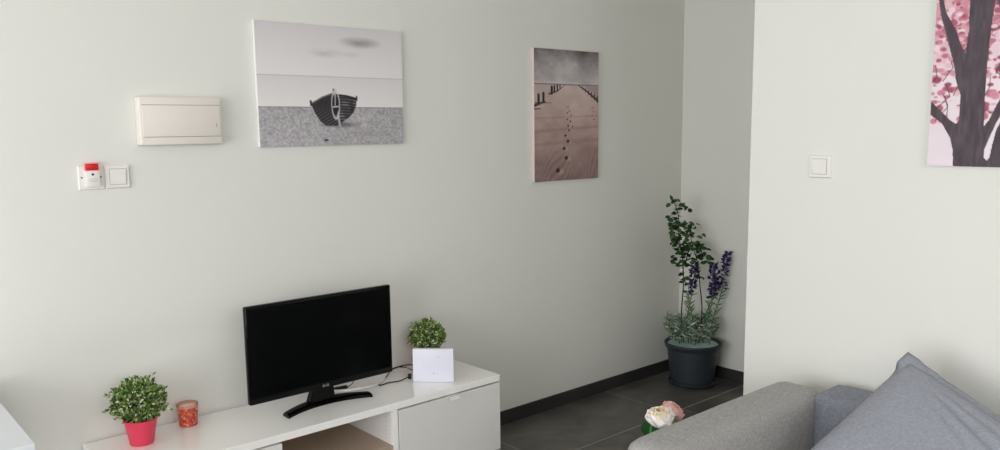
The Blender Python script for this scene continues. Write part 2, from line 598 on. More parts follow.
def art_pier():
    A = Art(214, 300)
    h, w = A.h, A.w
    asp = 0.49 / 0.685
    H = .262
    n = fbm(h, w, (9, 4), 41, 4)
    t = np.clip(A.v / H, 0, 1)
    val = 134 + 66 * t ** .8 + (n - .5) * 125 * (1 - .5 * t)
    sky = np.stack([val, val - 7, val - 7], -1)
    tt = np.clip((A.v - H) / (1 - H), 0, 1)
    bn = fbm(h, w, (14, 5), 51, 3)
    c0, c1, c2 = np.array((204, 184, 176)), np.array((184, 157, 150)), np.array((136, 112, 109))
    s = tt[..., None]
    sand = np.where(s < .45, c0 + (c1 - c0) * s / .45, c1 + (c2 - c1) * (s - .45) / .55)
    sand = sand + ((bn - .5) * 36)[..., None]
    rip = np.sin((A.v * 1.0 + .16 * np.sin(A.u * 9) * .2 + A.u * .42) * 420 / (1 + .8 * tt) + n * 2.5)
    sand = sand + (rip * 8 * np.clip((tt - .56) * 4, 0, 1))[..., None]
    A.c = np.where((A.v < H)[..., None], sky, sand)
    A.put(A.ell(.55, .19, .5, .06, 1), (186, 178, 176), .45)
    A.put(np.clip(1 - abs(A.v - H) * h / 2.2, 0, 1), (98, 90, 92), .9)
    # dunes on both sides, pale track between
    A.put(A.poly([(0, .27), (.38, .265), (0, .40)]), (176, 160, 154), .5)
    A.put(A.poly([(1, .27), (.75, .265), (1, .36)]), (150, 134, 132), .6)
    # groyne posts
    A.put(A.line([(0, .425), (.10, .405), (.16, .395)], .012, .006, asp), (60, 53, 56), .9)
    A.put(A.line([(.22, .335), (.34, .315), (.46, .268)], .008, .002, asp), (84, 74, 76), .9)
    A.put(A.line([(.02, .405), (.26, .402)], .008, .002, asp), (96, 84, 84), .7)
    A.put(A.line([(0, .45), (.10, .448)], .006, .003, asp), (70, 62, 62), .9)
    for u, v0, v1, t0 in ((.065, .345, .40, .012), (.135, .333, .39, .012), (.26, .285, .33, .012), (.30, .278, .318, .009),
                          (.345, .27, .305, .008), (.385, .268, .29, .006)):
        A.put(A.line([(u, v0), (u, v1)], t0, asp=asp), (52, 46, 50))
    A.put(A.line([(.68, .268), (.80, .305), (.90, .345), (1.0, .385)], .004, .011, asp), (62, 55, 58), .95)
    for k in range(6):
        u = .74 + k * .048
        A.put(A.line([(u, .272 + k * .016), (u, .296 + k * .018)], .004 + k * .0008, asp=asp), (66, 58, 60))
    A.put(A.line([(0, .52), (1, .50)], .006, asp=asp), (140, 120, 116), .3)
    A.put(A.line([(0, .62), (.5, .60), (1, .585)], .012, asp=asp), (120, 100, 98), .25)
    A.put(A.line([(0, .72), (.5, .70), (1, .69)], .015, asp=asp), (120, 100, 98), .2)
    # footprints
    for u, v, r in ((.51, .435, .012), (.53, .465, .012), (.50, .48, .013), (.56, .50, .014), (.50, .53, .015), (.55, .545, .016),
                    (.515, .58, .018), (.585, .585, .014), (.53, .615, .018), (.475, .655, .022), (.515, .70, .028), (.455, .755, .03), (.49, .83, .036), (.36, .925, .042),
                    (.90, .44, .010), (.92, .47, .010), (.90, .50, .012), (.93, .53, .012)):
        A.put(A.ell(u + r * .9, v + r * .15, r * 1.5, r * .62, .7), (190, 168, 160), .7)
        A.put(A.ell(u - r * .2, v - r * .1, r * .95, r * .55, .5), (52, 38, 40), .95)
    return A.c


def art_tree():
    A = Art(240, 336)
    h, w = A.h, A.w
    n = fbm(h, w, (4, 4), 61, 3)
    A.c = np.stack([226 + n * 10, 212 + n * 10, 220 + n * 8], -1)
    rs = np.random.RandomState(3)
    pal = [(184, 106, 124), (166, 84, 104), (204, 140, 154), (224, 182, 192), (148, 70, 90), (234, 212, 218), (194, 122, 138)]

    def blossoms(k, top, bot, dens):
        for _ in range(k):
            v = top + (bot - top) * rs.rand() ** dens
            u = rs.rand()
            r = .008 + .016 * rs.rand()
            c = pal[rs.randint(len(pal))]
            A.put(A.ell(u, v, r * 1.4, r * (.5 + .5 * rs.rand()), .4), c, .9)
    A.put(np.clip((.58 - A.v) * 5, 0, 1) * np.clip(n * 2.4 - .5, 0, 1), (190, 112, 130), .6)
    blossoms(900, -.02, .40, 1.0)
    blossoms(520, .40, .80, 1.4)
    for _ in range(26):
        u, v = rs.rand(), .35 + .35 * rs.rand()
        A.put(A.line([(u, v), (u + .08 * (rs.rand() - .5), v + .05), (u + .14 * (rs.rand() - .5), v + .11)], .0022), (74, 56, 64), .9)
    bark = (84, 74, 80)
    L = TREE
    for pts in L['poly']:
        A.put(A.poly(pts), bark)
    g = fbm(h, w, (16, 60), 71, 2)
    dark = (np.abs(A.c - np.array(bark)).sum(-1) < 3)
    A.c = np.where(dark[..., None], A.c + ((g - .5) * 26)[..., None], A.c)
    A.put(A.poly(L['gap']), (234, 220, 226))
    for u, v in ((.02, .36), (.05, .41), (.03, .44), (.06, .46), (.02, .48), (.10, .52), (.36, .42), (.40, .44), (.30, .02), (.12, .27), (.16, .33)):
        for _ in range(3):
            A.put(A.ell(u + .02 * (rs.rand() - .5), v + .02 * (rs.rand() - .5), .018, .011, .4), pal[rs.randint(len(pal))], .85)
    return A.c


TREE = {
    'poly': [
        [(0.16, 1.004), (0.152, 0.926), (0.132, 0.871), (0.078, 0.806), (0.0, 0.762), (0.0, 0.702), (0.06, 0.741), (0.124, 0.789), (0.162, 0.807), (0.178, 0.789),
         (0.176, 0.721), (0.18, 0.681), (0.152, 0.626), (0.128, 0.544), (0.09, 0.449), (0.06, 0.376), (0.038, 0.334), (0.022, 0.279), (0.0, 0.20), (0.0, 0.12), (0.06, 0.3), (0.132, 0.393),
         (0.16, 0.449), (0.192, 0.494), (0.196, 0.454), (0.202, 0.39), (0.196, 0.246), (0.185, 0.12), (0.20, -0.01), (0.38, -0.01), (0.36, 0.12), (0.344, 0.259), (0.328, 0.399), (0.322, 0.527), (0.322, 0.703), (0.326, 0.817),
         (0.352, 0.791), (0.386, 0.73), (0.42, 0.679), (0.466, 0.641), (0.56, 0.56), (0.70, 0.42), (0.78, 0.40), (0.68, 0.56), (0.56, 0.69), (0.53, 0.78), (0.54, 0.88), (0.56, 1.01)],
        [(0.344, 0.259), (0.37, 0.307), (0.408, 0.361), (0.444, 0.406), (0.52, 0.48), (0.57, 0.50), (0.56, 0.44), (0.48, 0.37), (0.44, 0.33), (0.402, 0.27), (0.38, 0.18), (0.35, 0.18)],
    ],
    'gap': [(0.336, 0.924), (0.338, 0.959), (0.356, 0.971), (0.37, 0.954), (0.378, 0.909), (0.396, 0.836), (0.42, 0.796), (0.444, 0.766), (0.47, 0.735), (0.46, 0.725), (0.428, 0.757), (0.398, 0.796), (0.378, 0.836), (0.354, 0.884)],
}


def canvas(label, art, width, height, loc, rotz, edge, depth=0.02):
    """hangs with its back on the wall; local x to the right, y toward the wall, origin at the lower left rear corner"""
    t = thing('canvas_print', label, 'wall picture', loc, rotz)
    bm = boxbm(0, width, -depth + 0.0008, -0.0005, 0, height, bev=0.0015)
    obj('stretched_canvas', bm, edge, t)
    h, w = art.shape[:2]
    bm = bmesh.new()
    vs = [[bm.verts.new((width * i / (w - 1), -depth, height * (1 - j / (h - 1)))) for i in range(w)] for j in range(h)]
    for j in range(h - 1):
        for i in range(w - 1):
            bm.faces.new((vs[j][i], vs[j + 1][i], vs[j + 1][i + 1], vs[j][i + 1]))
    o = obj('printed_face', bm, M['print'], t, recalc=False)
    a = np.clip(art / 255.0, 0, 1)
    a = np.where(a <= 0.04045, a / 12.92, ((a + 0.055) / 1.055) ** 2.4)
    ca = o.data.color_attributes.new('print', 'FLOAT_COLOR', 'POINT')
    ca.data.foreach_set('color', np.concatenate([a, np.ones((h, w, 1))], -1).reshape(-1).astype(np.float32))
    return t


canvas('grey canvas print of a wooden rowing boat on a beach, hanging above the television', art_boat(), 0.688, 0.492,
       (1.437, YA, 1.477), 0, M['canvas_edge'])
canvas('tall narrow brown canvas print of footprints in sand, hanging left of the corner plant', art_pier(), 0.489, 0.685,
       (2.938, YA, 1.259), 0, M['canvas_edge_rose'])
canvas('pink canvas print of a blossoming tree with dark trunk, hanging above the sofa', art_tree(), 0.50, 0.70,
       (XC, 1.109, 1.401), -PI / 2, M['canvas_edge'])

# ------------------------------------------------------------------ fuse box, alarm plate, switches
t = thing('fuse_box', 'wide white plastic fuse box with flat cover on wall left of boat picture', 'fuse box', (0.974, YA, 1.495))
D = 0.045
bm = bmesh.new()
prof = [(0.0, -0.001), (-0.006, -D + 0.012), (0.002, -D)]
box(bm, 0.0, 0.303, -D, -0.0005, 0.0, 0.172, bev=0.004)
for v in bm.verts:
    if v.co.y < -0.02:
        v.co.x += 0.004 if v.co.x < 0.15 else -0.003
obj('housing', bm, M['plastic_cream'], t, smooth='auto')
bm = boxbm(0.012, 0.294, -D - 0.0022, -D + 0.001, 0.0295, 0.1425, bev=0.0012)
cv = obj('cover_flap', bm, M['plastic_cream'], t, smooth='auto')
bm = bmesh.new()
box(bm, 0.010, 0.297, -D - 0.0006, -D + 0.001, 0.0275, 0.0295)
box(bm, 0.010, 0.297, -D - 0.0006, -D + 0.001, 0.1425, 0.1445)
obj('seam', bm, M['seam'], t)
obj('latch_mark', boxbm(0.279, 0.2805, -D - 0.0034, -D - 0.0018, 0.062, 0.078), M['seam'], cv)


def frustum(bm, x0, x1, z0, z1, y0, y1, ins):
    """raised plate: rear rectangle at y0, front rectangle inset by ins at y1"""
    a = [bm.verts.new(p) for p in ((x0, y0, z0), (x1, y0, z0), (x1, y0, z1), (x0, y0, z1))]
    c = [bm.verts.new(p) for p in ((x0 + ins, y1, z0 + ins), (x1 - ins, y1, z0 + ins), (x1 - ins, y1, z1 - ins), (x0 + ins, y1, z1 - ins))]
    bm.faces.new(a)
    bm.faces.new(c)
    for k in range(4):
        bm.faces.new((a[k], a[(k + 1) % 4], c[(k + 1) % 4], c[k]))


def light_switch(label, loc, rotz):
    t = thing('light_switch', label, 'light switch', loc, rotz, None)
    s = 0.0425
    bm = bmesh.new()
    frustum(bm, -s, s, -s, s, -0.0005, -0.009, 0.005)
    obj('frame', bm, M['plastic_white'], t)
    bm = bmesh.new()
    box(bm, -0.0285, 0.0285, -0.0098, -0.0085, -0.0285, 0.0285)
    obj('gap', bm, M['seam'], t)
    bm = bmesh.new()
    box(bm, -0.0272, 0.0272, -0.0125, -0.009, -0.0272, 0.0272, bev=0.0012)
    for v in bm.verts:
        if v.co.y < -0.011:
            v.co.y -= v.co.z * 0.05
    obj('rocker', bm, M['plastic_white'], t)
    return t


light_switch('square white light switch on wall right beside red-topped alarm plate', (0.899, YA, 1.386), 0)
light_switch('square white light switch alone on wall left of pink tree picture', (XC, 1.4885, 1.387), -PI / 2)

t = thing('alarm_plate', 'white wall plate carrying a small module with a bright red top', 'wall alarm', (0.8115, YA, 1.386))
s = 0.0425
bm = bmesh.new()
frustum(bm, -s, s, -s, s, -0.0005, -0.008, 0.003)
obj('back_plate', bm, M['plastic_white'], t)
mod = obj('module', boxbm(-0.0215, 0.0235, -0.024, -0.008, -0.031, 0.0265, bev=0.002), M['plastic_white'], t, smooth='auto')
obj('red_cap', boxbm(-0.0205, 0.0215, -0.0255, -0.008, 0.0262, 0.0495, bev=0.003, seg=3), M['red'], t, smooth='auto')
bm = bmesh.new()
box(bm, -0.0215, 0.0235, -0.0245, -0.008, 0.0235, 0.0268, bev=0.001)
box(bm, -0.0235, -0.0200, -0.018, -0.008, 0.0262, 0.050, bev=0.001)
box(bm, -0.0225, 0.0225, -0.018, -0.008, 0.0490, 0.0525, bev=0.001)
obj('cap_rim', bm, M['pinkish'], t)
for x in (-0.031, 0.031):
    bm = bmesh.new()
    lathe(bm, [(0.0028, 0), (0.0028, 0.0012), (0.0016, 0.0018)], n=14)
    bmesh.ops.rotate(bm, verts=bm.verts, cent=(0, 0, 0), matrix=Matrix.Rotation(PI / 2, 3, 'X'))
    bmesh.ops.translate(bm, verts=bm.verts, vec=(x, -0.0078, 0.002))
    obj('screw', bm, M['screw'], t)
bm = bmesh.new()
lathe(bm, [(0.0042, 0), (0.0042, 0.001)], n=16)
bmesh.ops.rotate(bm, verts=bm.verts, cent=(0, 0, 0), matrix=Matrix.Rotation(PI / 2, 3, 'X'))
bmesh.ops.translate(bm, verts=bm.verts, vec=(0.001, -0.0235, 0.012))
obj('sensor_hole', bm, M['screw'], mod)
bm = bmesh.new()
for z, x0, x1 in ((-0.003, -0.015, 0.017), (-0.0085, -0.015, 0.017), (-0.013, -0.011, 0.013)):
    box(bm, x0, x1, -0.0245, -0.0238, z - 0.0006, z + 0.0006)
obj('printed_lines', bm, M['mark'], mod)

# ------------------------------------------------------------------ television bench
ZT = 0.441
bx0, bx1, by0, by1 = 0.710, 2.341, 2.690, 3.088
t = thing('tv_bench', 'long low glossy white television bench with doors and open middle', 'tv stand', (bx0, by0, 0))
L, Dp = bx1 - bx0, by1 - by0
obj('top_panel', boxbm(0, L, 0, Dp, ZT - 0.029, ZT, bev=0.0015), M['white_gloss'], t)
dxl, dxr = 0.569, 1.083       # right edge of left door, left edge of right door
bm = bmesh.new()
th = 0.018
zb = 0.10
for x in (0.002, dxl - 0.018, dxr - 0.028, L - th - 0.002):
    box(bm, x, x + th, 0.020, Dp - 0.006, zb, ZT - 0.029)
box(bm, 0.002, L - 0.002, 0.020, Dp - 0.006, zb - th, zb)
obj('carcass', bm, M['white_inner'], t)
obj('back_panel', boxbm(0.02, L - 0.02, Dp - 0.006, Dp - 0.001, zb, ZT - 0.029), M['shelf'], t)
obj('shelf', boxbm(dxl, dxr - 0.028, 0.004, Dp - 0.007, 0.245, 0.262, bev=0.001), M['shelf'], t)
# face edge of the divider beside the right door
obj('divider_edge', boxbm(dxr - 0.028, dxr - 0.006, 0.0, 0.020, zb, ZT - 0.029), M['white_gloss'], t)
for x0, x1, hx in ((0.002, dxl, 0.285), (dxr, L - 0.001, 1.363)):
    d = obj('door', boxbm(x0, x1, -0.001, 0.017, zb - 0.008, ZT - 0.0355, bev=0.0012), M['white_door'], t)
    bm = bmesh.new()
    box(bm, hx - 0.026, hx + 0.026, -0.016, 0.004, ZT - 0.0358, ZT - 0.0335, bev=0.0008)
    box(bm, hx - 0.026, hx + 0.026, -0.016, -0.013, ZT - 0.0515, ZT - 0.0335, bev=0.0008)
    obj('handle', bm, M['white_gloss'], d)
obj('plinth', boxbm(0.03, L - 0.03, 0.05, Dp - 0.03, 0.002, zb - th, bev=0.001), M['white_inner'], t)
# peg holes on the inner face of the divider
bm = bmesh.new()
for k in range(7):
    bmesh.ops.create_circle(bm, cap_ends=True, radius=0.0022, segments=10,
                            matrix=Matrix.Translation((dxr - 0.0284, 0.055, 0.28 + k * 0.018)) @ Matrix.Rotation(PI / 2, 4, 'Y'))
obj('peg_holes', bm, M['seam'], t)

# ------------------------------------------------------------------ television
TY = 2.862
t = thing('television', 'black flat-screen television standing on white bench below boat picture', 'television', (1.558, TY, ZT))
x0, x1, z0, z1 = -0.322, 0.320, 0.0735, 0.453
bm = bmesh.new()
box(bm, x0, x1, -0.010, 0.014, z0, z1, bev=0.006, seg=3)
obj('bezel', bm, M['tv_gloss'], t, smooth='auto')
bm = bmesh.new()
box(bm, x0 + 0.05, x1 - 0.05, 0.014, 0.045, z0 + 0.02, z1 - 0.12, bev=0.012, seg=2)
obj('rear_housing', bm, M['tv_back'], t, smooth='auto')
scr = obj('screen', boxbm(x0 + 0.011, x1 - 0.011, -0.0106, -0.008, z0 + 0.026, z1 - 0.011), M['tv_screen'], t)
# maker's logo, low in the middle of the bezel
bm = text_bm('LG', 0.013, 0.0002)
bmesh.ops.rotate(bm, verts=bm.verts, cent=(0, 0, 0), matrix=Matrix.Rotation(PI / 2, 3, 'X'))
bmesh.ops.translate(bm, verts=bm.verts, vec=(0.005, -0.0104, z0 + 0.012))
b2 = bmesh.new()
lathe(b2, [(0.0028, 0), (0.0044, 0.0), (0.0044, 0.0006), (0.0028, 0.0006)], n=20, cap0=False, cap1=False)
bmesh.ops.rotate(b2, verts=b2.verts, cent=(0, 0, 0), matrix=Matrix.Rotation(PI / 2, 3, 'X'))
bmesh.ops.translate(b2, verts=b2.verts, vec=(-0.0115, -0.0102, z0 + 0.012))
tmp = bpy.data.meshes.new('tmp')
b2.to_mesh(tmp)
b2.free()
bm.from_mesh(tmp)
bpy.data.meshes.remove(tmp)
obj('logo', bm, M['silver'], t)
# crescent foot
bm = bmesh.new()
N = 28
R = 0.42
sections = []
half = 0.189
for k in range(N + 1):
    x = -half + 2 * half * k / N
    yc = -0.006 + (math.sqrt(R * R - x * x) - math.sqrt(R * R - half * half)) * 1.15
    a = abs(x) / half
    wd = 0.027 - 0.001 * a
    hh = 0.024 - 0.008 * a
    sl = 1.0
    sections.append([bm.verts.new((x + 0.035 * 0, yc - wd, 0.0)), bm.verts.new((x, yc - wd * .92, hh * .55)), bm.verts.new((x, yc - 0.45 * wd, hh)),
                     bm.verts.new((x, yc + 0.5 * wd, hh)), bm.verts.new((x, yc + wd, 0.005)), bm.verts.new((x, yc + wd, 0.0))])
for a, c in zip(sections, sections[1:]):
    for k in range(6):
        bm.faces.new((a[k], a[(k + 1) % 6], c[(k + 1) % 6], c[k]))
bm.faces.new(sections[0][::-1])
bm.faces.new(sections[-1])
bmesh.ops.translate(bm, verts=bm.verts, vec=(0.004, -0.014, 0))
obj('foot', bm, M['tv_gloss'], t, smooth='auto')
bm = bmesh.new()
c0 = [(-0.062, 0.012, 0.018), (0.050, 0.012, 0.018), (0.050, 0.050, 0.018), (-0.062, 0.050, 0.018)]
c1 = [(-0.046, 0.006, 0.085), (0.042, 0.006, 0.085), (0.042, 0.034, 0.085), (-0.046, 0.034, 0.085)]
a = [bm.verts.new(p) for p in c0]
c = [bm.verts.new(p) for p in c1]
bm.faces.new(a[::-1])
bm.faces.new(c)
for k in range(4):
    bm.faces.new((a[k], a[(k + 1) % 4], c[(k + 1) % 4], c[k]))
bmesh.ops.bevel(bm, geom=list(bm.edges), offset=0.002, segments=2, affect='EDGES')
obj('neck', bm, M['tv_gloss'], t, smooth='auto')

# ------------------------------------------------------------------ cables on the bench
z = ZT
bm = bmesh.new()
tube(bm, [(1.616, 2.950, z + .022), (1.640, 2.925, z + .022), (1.668, 2.912, z + .022), (1.705, 2.904, z + .021), (1.755, 2.903, z + .018), (1.81, 2.917, z + .012), (1.87, 2.945, z + .006), (1.93, 2.99, z + .0035)], 0.0100, 0.0028, n=10)
w = obj('power_cable', bm, M['cable_white'], None, smooth=True)
tag(w, 'white cable curving out from behind the television foot on the bench', 'cable')
bm = bmesh.new()
tube(bm, [(2.12, 3.050, z + .012), (2.09, 3.068, z + .014), (2.04, 3.070, z + .011), (2.005, 3.060, z + .008), (1.97, 3.030, z + .006), (1.914, 2.980, z + .003), (1.866, 2.942, z + .003), (1.853, 2.924, z + .003),
          (1.870, 2.921, z + .003), (1.905, 2.928, z + .003), (1.950, 2.914, z + .003), (1.975, 2.908, z + .010), (1.992, 2.905, z + .016)], 0.0024, n=8)
c = obj('power_cable', bm, M['cable_black'], None, smooth=True)
tag(c, 'thin black cable making a long pointed loop left of the router', 'cable')
bm = boxbm(-0.008, 0.008, -0.006, 0.006, -0.012, 0.012, bev=0.003)
bmesh.ops.rotate(bm, verts=bm.verts, cent=(0, 0, 0), matrix=Matrix.Rotation(-0.79, 3, 'Z'))
bmesh.ops.translate(bm, verts=bm.verts, vec=(1.996, 2.900, z + .018))
obj('plug', bm, M['cable_black'], c, smooth='auto')
bm = bmesh.new()
tube(bm, [(1.82, 2.905, z + .15), (1.85, 2.94, z + .08), (1.90, 2.99, z + .030), (1.985, 3.035, z + .022), (2.03, 3.040, z + .023), (2.06, 3.020, z + .018), (2.072, 2.985, z + .012), (2.066, 2.95, z + .02)], 0.0022, n=8)
c = obj('power_cable', bm, M['cable_black'], None, smooth=True)
tag(c, 'thin black cable arching over the looped cable behind the television edge', 'cable')
bm = bmesh.new()
tube(bm, [(1.690, 2.985, z + .012), (1.715, 2.980, z + .010), (1.745, 2.985, z + .012), (1.765, 2.985, z + .030), (1.765, 2.965, z + .078), (1.76, 2.93, z + .10), (1.76, 2.905, z + .11)], 0.0018, n=8)
c = obj('power_cable', bm, M['cable_black'], None, smooth=True)
tag(c, 'short thin black cable dropping from under the television screen behind its foot', 'cable')
bm = boxbm(-0.04, 0.03, -0.009, 0.009, 0.0, 0.018, bev=0.004)
bmesh.ops.rotate(bm, verts=bm.verts, cent=(0, 0, 0), matrix=Matrix.Rotation(-0.12, 3, 'Z'))
bmesh.ops.translate(bm, verts=bm.verts, vec=(1.698, 2.985, z + .0005))
obj('plug', bm, M['cable_black'], c, smooth='auto')

# ------------------------------------------------------------------ white router
# front face turned toward the room corner of the camera
fx, fy = 1.989, 2.864
ang = math.atan2(-0.125, 0.127)
t = thing('router', 'flat white upright router standing on right end of television bench', 'router', (fx, fy, ZT), ang)
RW = 0.180
bm = boxbm(0, RW, 0.0, 0.024, 0.002, 0.150, bev=0.003, seg=3)
obj('casing', bm, M['router'], t, smooth='auto')
obj('stand_foot', boxbm(0.03, RW - 0.03, 0.003, 0.055, 0.0, 0.005, bev=0.002), M['router'], t)
for x, zz, r in ((0.113, 0.114, .0028), (0.092, 0.041, .0030), (0.066, 0.113, .0016), (0.048, 0.114, .0014), (0.108, 0.041, .0014)):
    bm = bmesh.new()
    bmesh.ops.create_circle(bm, cap_ends=True, radius=r, segments=14, matrix=Matrix.Translation((x, -0.0003, zz)) @ Matrix.Rotation(PI / 2, 4, 'X'))
    obj('indicator_mark', bm, M['mark'], t)


# ------------------------------------------------------------------ small potted plants
def crown(n, rad, squash, seed, leafL=0.0150):
    rs = random.Random(seed)
    bm = bmesh.new()
    for k in range(n):
        while True:
            d = Vector((rs.uniform(-1, 1), rs.uniform(-1, 1), rs.uniform(-.62, 1)))
            if .1 < d.length < 1:
                break
        d.normalize()
        lump = 0.86 + 0.3 * mnoise.noise(d * 2.3 + Vector((seed, 0, 0)))
        rr = rad * lump * (rs.random() ** 0.22)
        if rs.random() < 0.05:
            rr *= 1.13
        p = Vector((d.x * rr, d.y * rr, d.z * rr * squash))
        ld = (d + Vector((rs.uniform(-1, 1), rs.uniform(-1, 1), rs.uniform(-.6, 1))) * 0.75).normalized()
        nr = (d + Vector((rs.uniform(-1, 1), rs.uniform(-1, 1), rs.uniform(-1, 1))) * 0.8)
        leaf(bm, p, ld, nr, leafL * rs.uniform(.65, 1.15), leafL * rs.uniform(.42, .62), bend=rs.uniform(0, .35), rows=2)
    return bm


def sprigs(bm, rs, spec):
    for az, el, length, r0, cz in spec:
        d = Vector((math.cos(az) * math.cos(el), math.sin(az) * math.cos(el), math.sin(el)))
        p0 = Vector((0, 0, cz)) + d * r0
        for k in range(9):
            p = p0 + d * length * k / 8 + Vector((0, 0, -0.008 * (k / 8) ** 2))
            ld = (d * .7 + Vector((rs.uniform(-1, 1), rs.uniform(-1, 1), rs.uniform(-.5, 1)))).normalized()
            leaf(bm, p, ld, rnd_dir(), 0.014, 0.008, rows=2)


def small_plant(label, loc, seed, rad, cz, scale=1.0, spec=()):
    t = thing('potted_plant', label, 'potted plant', loc)
    s = scale
    bm = bmesh.new()
    lathe(bm, [(0.0385 * s, 0.0), (0.040 * s, 0.002), (0.0555 * s, 0.088 * s), (0.058 * s, 0.089 * s), (0.058 * s, 0.094 * s), (0.0545 * s, 0.0945 * s), (0.053 * s, 0.082 * s)], n=48, cap1=False)
    obj('pot', bm, M['pink_pot'], t, smooth='auto')
    bm = bmesh.new()
    lathe(bm, [(0.001, 0.081 * s), (0.0525 * s, 0.080 * s)], n=32, cap0=True, cap1=False)
    obj('soil', bm, M['soil'], t)
    bm = crown(3900, rad, 0.93, seed)
    bmesh.ops.translate(bm, verts=bm.verts, vec=(0, 0, cz))
    sprigs(bm, random.Random(seed), spec)
    obj('foliage', bm, M['box_leaf'], t, recalc=False)
    bm = bmesh.new()
    for k in range(26):
        d = rnd_dir()
        d.z = abs(d.z) * .8
        tip = Vector((d.x * rad * .85, d.y * rad * .85, cz + d.z * rad * .8))
        q = Vector((d.x, d.y, 0)) * 0.016
        tube(bm, [q + Vector((0, 0, 0.078 * s)), q * 2 + Vector((0, 0, cz - rad * .3)), tip], 0.0011, 0.0007, n=5, sub=4)
    obj('stems', bm, M['stem'], t)
    return t


rr_az = math.atan2(-0.658, 0.753)    # direction that runs to the right across the view
small_plant('small bushy green plant in pink pot on left end of television bench', (0.872, 2.955, ZT), 3, 0.093, 0.156, 1.0,
            [(rr_az + PI + .2, -.05, .045, .072, .135), (rr_az - .2, -.12, .045, .09, .15), (rr_az + PI, .35, .03, .095, .14), (rr_az + PI - .3, -.5, .04, .08, .14)])
small_plant('small bushy green plant behind white router on television bench', (2.157, 2.979, ZT), 8, 0.082, 0.158, 1.0,
            [(rr_az + PI, -.5, .03, .07, .18)])

# ------------------------------------------------------------------ red candle glass
t = thing('candle_glass', 'short red mosaic candle glass on bench between pink pot and television', 'candle holder', (1.064, 3.024, ZT))
bm = bmesh.new()
lathe(bm, [(0.030, 0.0), (0.034, 0.003), (0.0385, 0.072), (0.0385, 0.0725), (0.0355, 0.0725), (0.031, 0.008)], n=40, cap1=True)
obj('mosaic_body', bm, M['mosaic'], t, smooth='auto')
bm = bmesh.new()
lathe(bm, [(0.0386, 0.0727), (0.0392, 0.083), (0.0387, 0.0842), (0.0376, 0.0832), (0.0368, 0.0727)], n=40, cap0=False, cap1=False)
obj('clear_rim', bm, M['glass_rim'], t, smooth='auto')
bm = bmesh.new()
lathe(bm, [(0.0300, 0.010), (0.0350, 0.0725), (0.001, 0.0735)], n=32)
obj('candle', bm, M['candle_wax'], t, smooth='auto')

# ------------------------------------------------------------------ big plant in the niche corner
px, py = 4.012, 2.840
t = thing('potted_plant', 'tall plant with dark leaves and purple flowers in slate pot on corner floor', 'potted plant', (px, py, 0))
bm = bmesh.new()
lathe(bm, [(0.118, 0.001), (0.132, 0.004), (0.140, 0.014), (0.140, 0.026), (0.134, 0.027), (0.130, 0.013)], n=56, cap1=True)
obj('saucer', bm, M['tub'], t, smooth='auto')
bm = bmesh.new()
lathe(bm, [(0.112, 0.0135), (0.124, 0.016), (0.131, 0.05), (0.150, 0.222), (0.157, 0.224), (0.162, 0.229), (0.164, 0.246), (0.168, 0.251), (0.166, 0.258), (0.156, 0.258), (0.151, 0.250), (0.147, 0.21)], n=64, cap1=False)
obj('pot', bm, M['tub'], t, smooth='auto')
bm = bmesh.new()
lathe(bm, [(0.148, 0.245), (0.10, 0.251), (0.001, 0.253)], n=40, cap0=False, cap1=True)
obj('foam_filling', bm, M['foam'], t, smooth=True)
RV = Vector((0.753, -0.658, 0))      # sideways seen from the room
FV = Vector((0.658, 0.753, 0))       # away from the room


def P3(x, y, dpt=0.0):
    """offset from the pot: x sideways, dpt in depth, y height (metres)"""
    return RV * x + FV * dpt + Vector((0, 0, y))


S = 0.00605


def px3(u, v, d=0.0):
    return P3((u - 694) * S, 0.251 - (v - 341) * S, d)


rs = random.Random(21)
# leafy branches
branches = [
    ([(683, 342), (683, 310), (684, 280), (682, 255), (679, 235), (678, 215), (674, 202)], .01),
    ([(700, 343), (703, 310), (700, 285), (697, 262), (691, 240), (688, 222)], .00),
    ([(686, 262), (690, 248), (697, 244), (704, 256)], .02),
    ([(682, 250), (676, 238), (672, 228)], -.02),
]
fol = bmesh.new()
for pts, d in branches:
    bm = bmesh.new()
    P = [px3(u, v, d + .01 * math.sin(i * 1.7)) for i, (u, v) in enumerate(pts)]
    tube(bm, P, 0.0042, 0.002, n=7, sub=5)
    br = obj('branch', bm, M['branch'], t, smooth=True)
    bm = bmesh.new()
    pth = catmull(P, 6)
    for i, p in enumerate(pth):
        vpx = 341 - (p.z - .251) / S
        if vpx > 280:
            continue
        dens = 2
        for q in range(dens):
            az = rs.uniform(0, 2 * PI)
            dd = Vector((math.cos(az), math.sin(az), rs.uniform(-.35, .7))).normalized()
            base = p + dd * rs.uniform(0.0, 0.022)
            leaf(bm, base, dd, Vector((rs.uniform(-.8, .3), rs.uniform(-1, .2), .8)), rs.uniform(.028, .042), rs.uniform(.022, .031), bend=.25, rows=4)
    # scattered clumps given by place
    obj('leaves', bm, M['dark_leaf'], br, recalc=False)
bm = bmesh.new()
for u, v, n in ((670, 202, 4), (675, 200, 3), (684, 207, 6), (671, 216, 6), (670, 224, 10), (676, 222, 10), (683, 224, 10), (692, 225, 8), (697, 233, 4), (672, 232, 8), (688, 232, 8),
                (674, 240, 4), (676, 250, 5), (703, 252, 9), (707, 259, 6), (700, 246, 6), (690, 242, 5), (682, 246, 6), (675, 258, 6), (683, 262, 6)):
    for q in range(max(2, int(n * .95))):
        p = px3(u + rs.uniform(-3, 3), v + rs.uniform(-3, 3), rs.uniform(-.05, .05))
        dd = Vector((rs.uniform(-1, 1), rs.uniform(-1, 1), rs.uniform(-.5, .6))).normalized()
        leaf(bm, p, dd, Vector((rs.uniform(-1, .3), rs.uniform(-1, .2), .8)), rs.uniform(.026, .040), rs.uniform(.021, .030), bend=.25, rows=4)
obj('leaf_sprays', bm, M['dark_leaf'], t, recalc=False)
